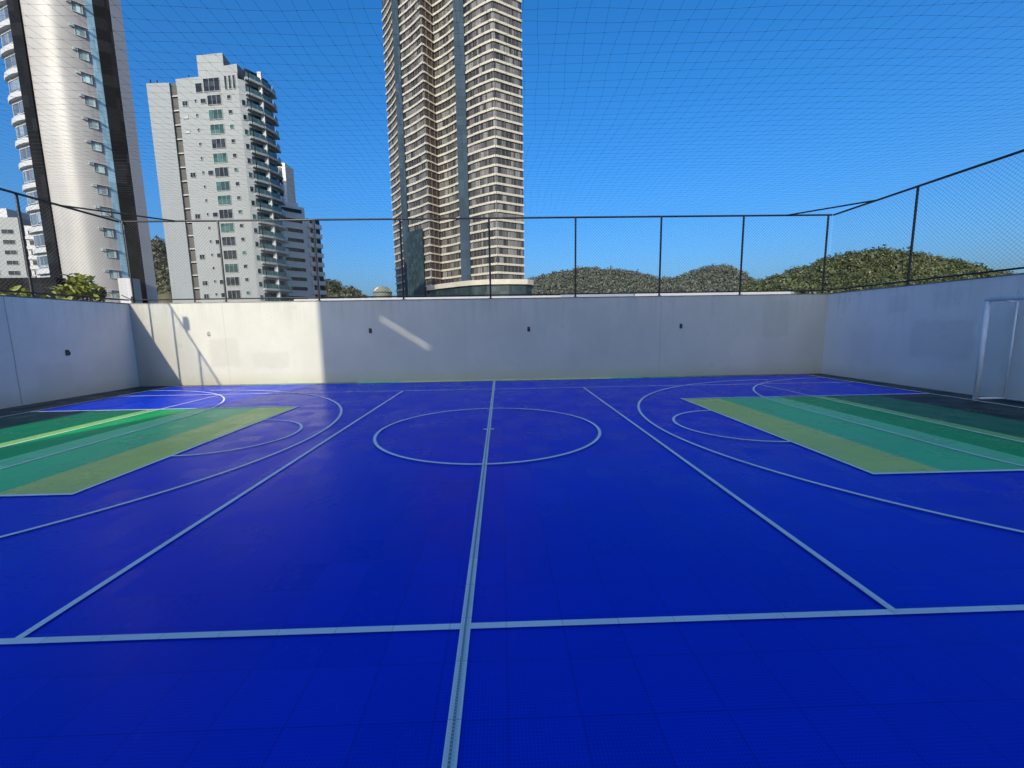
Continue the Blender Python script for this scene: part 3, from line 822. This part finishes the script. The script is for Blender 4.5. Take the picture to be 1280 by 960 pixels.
def crown_blob(m, c, r, rg, nleaf, squash=.8, leaf=.35):
    """a crown of small leaf-clump faces spread over an uneven shell and inside it"""
    lob = [(Vector((rg.gauss(0, .45), rg.gauss(0, .45), rg.gauss(0, .3) * squash)) * r, r * rg.uniform(.45, .75)) for _ in range(5)]
    for _ in range(nleaf):
        lc, lr = rg.choice(lob)
        d = Vector((rg.gauss(0, 1), rg.gauss(0, 1), rg.gauss(0, 1)))
        d.normalize()
        p = Vector(c) + lc + d * lr * (rg.random() ** .35) * Vector((1, 1, squash)).length / 1.62
        nn = (d + Vector((rg.gauss(0, .35), rg.gauss(0, .35), rg.gauss(.25, .35)))).normalized()
        u = nn.orthogonal().normalized(); w = nn.cross(u); a = rg.random() * 6.28
        u, w = u * math.cos(a) + w * math.sin(a), w * math.cos(a) - u * math.sin(a)
        s = r * leaf * rg.uniform(.6, 1.3)
        q = [p + u * s, p + w * s * .7, p - u * s * rg.uniform(.7, 1.1), p - w * s * .7]
        b = len(m.v); m.v.extend(tuple(x) for x in q); m.f.append((b, b + 1, b + 2, b + 3)); m.m.append(0)

near_tab = [(150, -8), (215, 8), (240, 20), (256, 31), (273, 40), (311, 50), (354, 65), (385, 71), (397, 72), (420, 70), (441, 68), (486, 60), (532, 48), (570, 42), (640, 40), (760, 36), (900, -8)]
far_tab = [(-160, 60), (-51, 88), (20, 104), (72, 116), (110, 124), (155, 134), (200, 141), (238, 143), (280, 140), (321, 135), (370, 124), (405, 117), (440, 113), (457, 114), (480, 122), (509, 131), (540, 142), (571, 145), (600, 138), (625, 127), (679, 100), (760, 78), (900, 40)]
left_tab = [(-620, 90), (-540, 120), (-475, 121), (-460, 119), (-446, 104), (-400, 92), (-330, 82), (-249, 66), (-217, 52), (-190, 41), (-120, 18), (-60, -8)]
hill('hill', near_tab, 450, 150, 1.6, 1.3, 140, 900, 60, hill_mat('near_hill_soil', (.035, .042, .018), (.09, .085, .04)))
hill('hill', far_tab, 1100, 420, 4, 2.1, -200, 950, 60, hill_mat('far_hill_soil', (.05, .055, .032), (.10, .10, .065)))
hill('hill', left_tab, 600, 160, 2, .4, -660, -50, 50, hill_mat('left_hill_soil', (.05, .055, .032), (.12, .11, .07)))

def forest(name, label, tab, Yr, depth, rough, seed, x0, x1, n, rr, nleaf, mat, front=.75, leaf=.35):
    rg = random.Random(seed * 100); m = MB(); k = 0
    while k < n:
        y = Yr + 12 - depth * front * rg.random() ** 1.25
        x = (x0 + (x1 - x0) * rg.random()) * y / Yr
        z = hillz(tab, Yr, depth, x, y, rough, seed)
        if z < -6: k += 1; continue
        r = rr * (.55 + 1.15 * rg.random() ** 2)
        crown_blob(m, (x, y, z + r * rg.uniform(.35, .95)), r, rg, nleaf, .85, leaf); k += 1
    return tag(m.build(name, mat), label, 'forest', None, 'stuff')
forest('forest', 'olive green woods covering the nearer hill behind the right fence corner', near_tab, 450, 150, 1.6, 1.3, 190, 800, 5600, 4.0, 82,
       leaf_mat('near_forest_leaves', (.018, .026, .010), (.092, .110, .040)), .8, .20)
forest('forest', 'haze-greyed green woods covering the two far hills right of the banded tower', far_tab, 1100, 420, 4, 2.1, -60, 720, 6500, 6.0, 34,
       leaf_mat('far_forest_leaves_hazed', (.044, .055, .042), (.098, .110, .084), .6, .07), .6, .27)  # distance haze put into the greyer, bluer leaf colour
forest('forest', 'dry green woods on the hill between and beside the left towers', left_tab, 600, 160, 2, .4, -560, -110, 1700, 5.5, 50,
       leaf_mat('left_forest_leaves', (.04, .046, .024), (.10, .102, .06)), .7, .25)

# single trees that stand out on the shoulder of the nearer hill
bark = plain('bark', (.09, .07, .05), .9, .3, 2)
tl = leaf_mat('ridge_tree_leaves', (.022, .036, .012), (.085, .105, .035))
def ridge_tree(x, y, h, r, label, seed):
    h *= .68
    rg = random.Random(seed); z = hillz(near_tab, 450, 150, x, y, 1.6, 1.3) - .5
    t = empty('tree', (x, y, z), label, 'tree', 'trees standing out on the hill shoulder')
    m = MB(); m.tube((x, y, z), (x + .3, y, z + h * .6), .35, 7, .2)
    for k in range(4):
        a = k * 1.6 + rg.random(); m.tube((x + .2, y, z + h * (.4 + .08 * k)), (x + math.cos(a) * r * .6, y + math.sin(a) * r * .6, z + h * .8), .14, 5, .06)
    m.build('trunk', bark, t)
    m = MB(); crown_blob(m, (x, y, z + h * .8), r, rg, 420, .7, .16); m.build('crown', tl, t)
ridge_tree(268, 447, 11, 5.2, 'wide dark tree at the left end of the nearer hill skyline, beside a fence post', 11)
ridge_tree(284, 446, 10, 4.2, 'rounded dark tree on the nearer hill skyline, second from its left end', 12)
ridge_tree(304, 446, 10.5, 4.0, 'dark tree on the nearer hill skyline just left of the corner post', 13)
ridge_tree(371, 448, 11, 4.8, 'dark bushy tree near the summit of the nearer hill, left of the top', 14)
ridge_tree(406, 448, 11, 5.0, 'tree standing on the very summit of the nearer hill', 15)
ridge_tree(448, 448, 10, 4.6, 'dark tree right of the summit of the nearer hill, beside the second right fence post', 16)

# shrub looking over the left wall, and its smaller neighbours
def shrub(name, x, y, z, w, h, n, label, seed, L=.21):
    rg = random.Random(seed)
    t = empty(name, (x, y, z), label, 'shrub', 'shrubs behind the left wall')
    st = MB(); lf = MB()
    tips = []
    for k in range(max(4, n // 9)):
        a = rg.random() * 6.28; q = rg.random() ** .5
        tip = Vector((x + math.cos(a) * q * w, y + math.sin(a) * q * w, z + h * (1 - .45 * q * q) * rg.uniform(.62, 1)))
        st.tube((x + math.cos(a) * .1, y + math.sin(a) * .1, z), tuple(tip), .018, 5, .006); tips.append(tip)
    for tip in tips:
        for j in range(n // len(tips) + 1):
            d = Vector((rg.gauss(0, 1), rg.gauss(0, 1), abs(rg.gauss(.5, .7)))).normalized()
            base = tip + Vector((rg.gauss(0, .05), rg.gauss(0, .05), rg.gauss(-.06, .1)))
            s = L * rg.uniform(.7, 1.25)
            side = d.cross(Vector((0, 0, 1))); side = side.normalized() if side.length > .05 else Vector((1, 0, 0))
            up = side.cross(d); wv = side * s * .40
            p = [base, base + d * s * .35 + wv + up * .01, base + d * s * .75 + wv * .85, base + d * s - up * s * .12, base + d * s * .75 - wv * .85, base + d * s * .35 - wv + up * .01, base + d * s * .55 - up * s * .05]
            b = len(lf.v); lf.v.extend(tuple(v) for v in p)
            for q in ((0, 1, 6), (1, 2, 6), (2, 3, 6), (3, 4, 6), (4, 5, 6), (5, 0, 6)): lf.f.append(tuple(b + i for i in q)); lf.m.append(0)
    st.build('stem', bark, t); lf.build('foliage', SH, t)
SH = leaf_mat('shrub_leaves', (.06, .09, .015), (.36, .39, .08), .4, 5.0)
pl = MB(); pl.box(XL - 2.4, XL - .21, YN, YF + 2, -.5, 1.9)
o = pl.build('planter', M['concrete']); tag(o, 'raised concrete planter bed hidden behind the left wall', 'planter')
shrub('shrub', -12.2, 12.75, 1.9, .52, 1.40, 330, 'broad-leaved yellow-green shrub rising above the left wall near its corner', 21)
shrub('shrub', -12.1, 12.0, 1.9, .35, .78, 90, 'low yellow-green shrub just topping the left wall, left of the tall shrub', 22)
shrub('shrub', -12.0, 11.15, 1.9, .28, .76, 60, 'small shrub tips peeping over the left wall beside the fence post', 23)
shrub('shrub', -12.0, 10.55, 1.9, .30, .80, 60, 'small shrub tips peeping over the left wall at the photo edge', 24)

# ------------------------------------------------------------------ light, sky, camera
W = bpy.data.worlds.new('World'); sc.world = W; W.use_nodes = True
nt = W.node_tree; bg = nt.nodes['Background']
sky = nt.nodes.new('ShaderNodeTexSky'); sky.sky_type = 'NISHITA'; sky.sun_disc = False
sd = Vector((-SUNX, -1, SUNZ)).normalized()           # towards the sun
elev = math.asin(sd.z); az = math.atan2(sd.x, sd.y)   # azimuth clockwise from +Y
sky.sun_elevation = elev; sky.sun_rotation = az
sky.altitude = 0; sky.air_density = 1.0; sky.dust_density = 4.3; sky.ozone_density = 7.5
hs = nt.nodes.new('ShaderNodeHueSaturation'); hs.inputs['Saturation'].default_value = 1.20; hs.inputs['Hue'].default_value = .5
nt.links.new(sky.outputs[0], hs.inputs['Color']); nt.links.new(hs.outputs[0], bg.inputs['Color']); bg.inputs['Strength'].default_value = .125
L = bpy.data.lights.new('sun', 'SUN'); L.energy = 3.1; L.angle = R(.5); L.color = (1, .89, .70)
lo = bpy.data.objects.new('sun', L); col.objects.link(lo)
lo.rotation_euler = (-sd).to_track_quat('-Z', 'Y').to_euler()

f_px, pit, yaw, rol = 522.53, .133728, .024724, .015943
cp, sp_ = math.cos(pit), math.sin(pit); cy_, sy_ = math.cos(yaw), math.sin(yaw)
fwd = Vector((sy_ * cp, cy_ * cp, -sp_)); rt = Vector((cy_, -sy_, 0)); dn = fwd.cross(rt)
r_ = rt * math.cos(rol) + dn * math.sin(rol); d_ = dn * math.cos(rol) - rt * math.sin(rol)
cam = bpy.data.cameras.new('camera'); co = bpy.data.objects.new('camera', cam); col.objects.link(co)
cam.sensor_fit = 'HORIZONTAL'; cam.sensor_width = 36; cam.lens = f_px / 1280 * 36; cam.clip_start = .05; cam.clip_end = 12000
mt = Matrix((r_, -d_, -fwd)).transposed().to_4x4(); mt.translation = Vector((0, 0, 1.6)); co.matrix_world = mt
sc.camera = co
sc.view_settings.view_transform = 'Standard'; sc.view_settings.look = 'None'
sc.view_settings.exposure = 0.9; sc.view_settings.gamma = 1.0; sc.view_settings.use_curve_mapping = False
sc.cycles.max_bounces = 6; sc.cycles.use_denoising = True
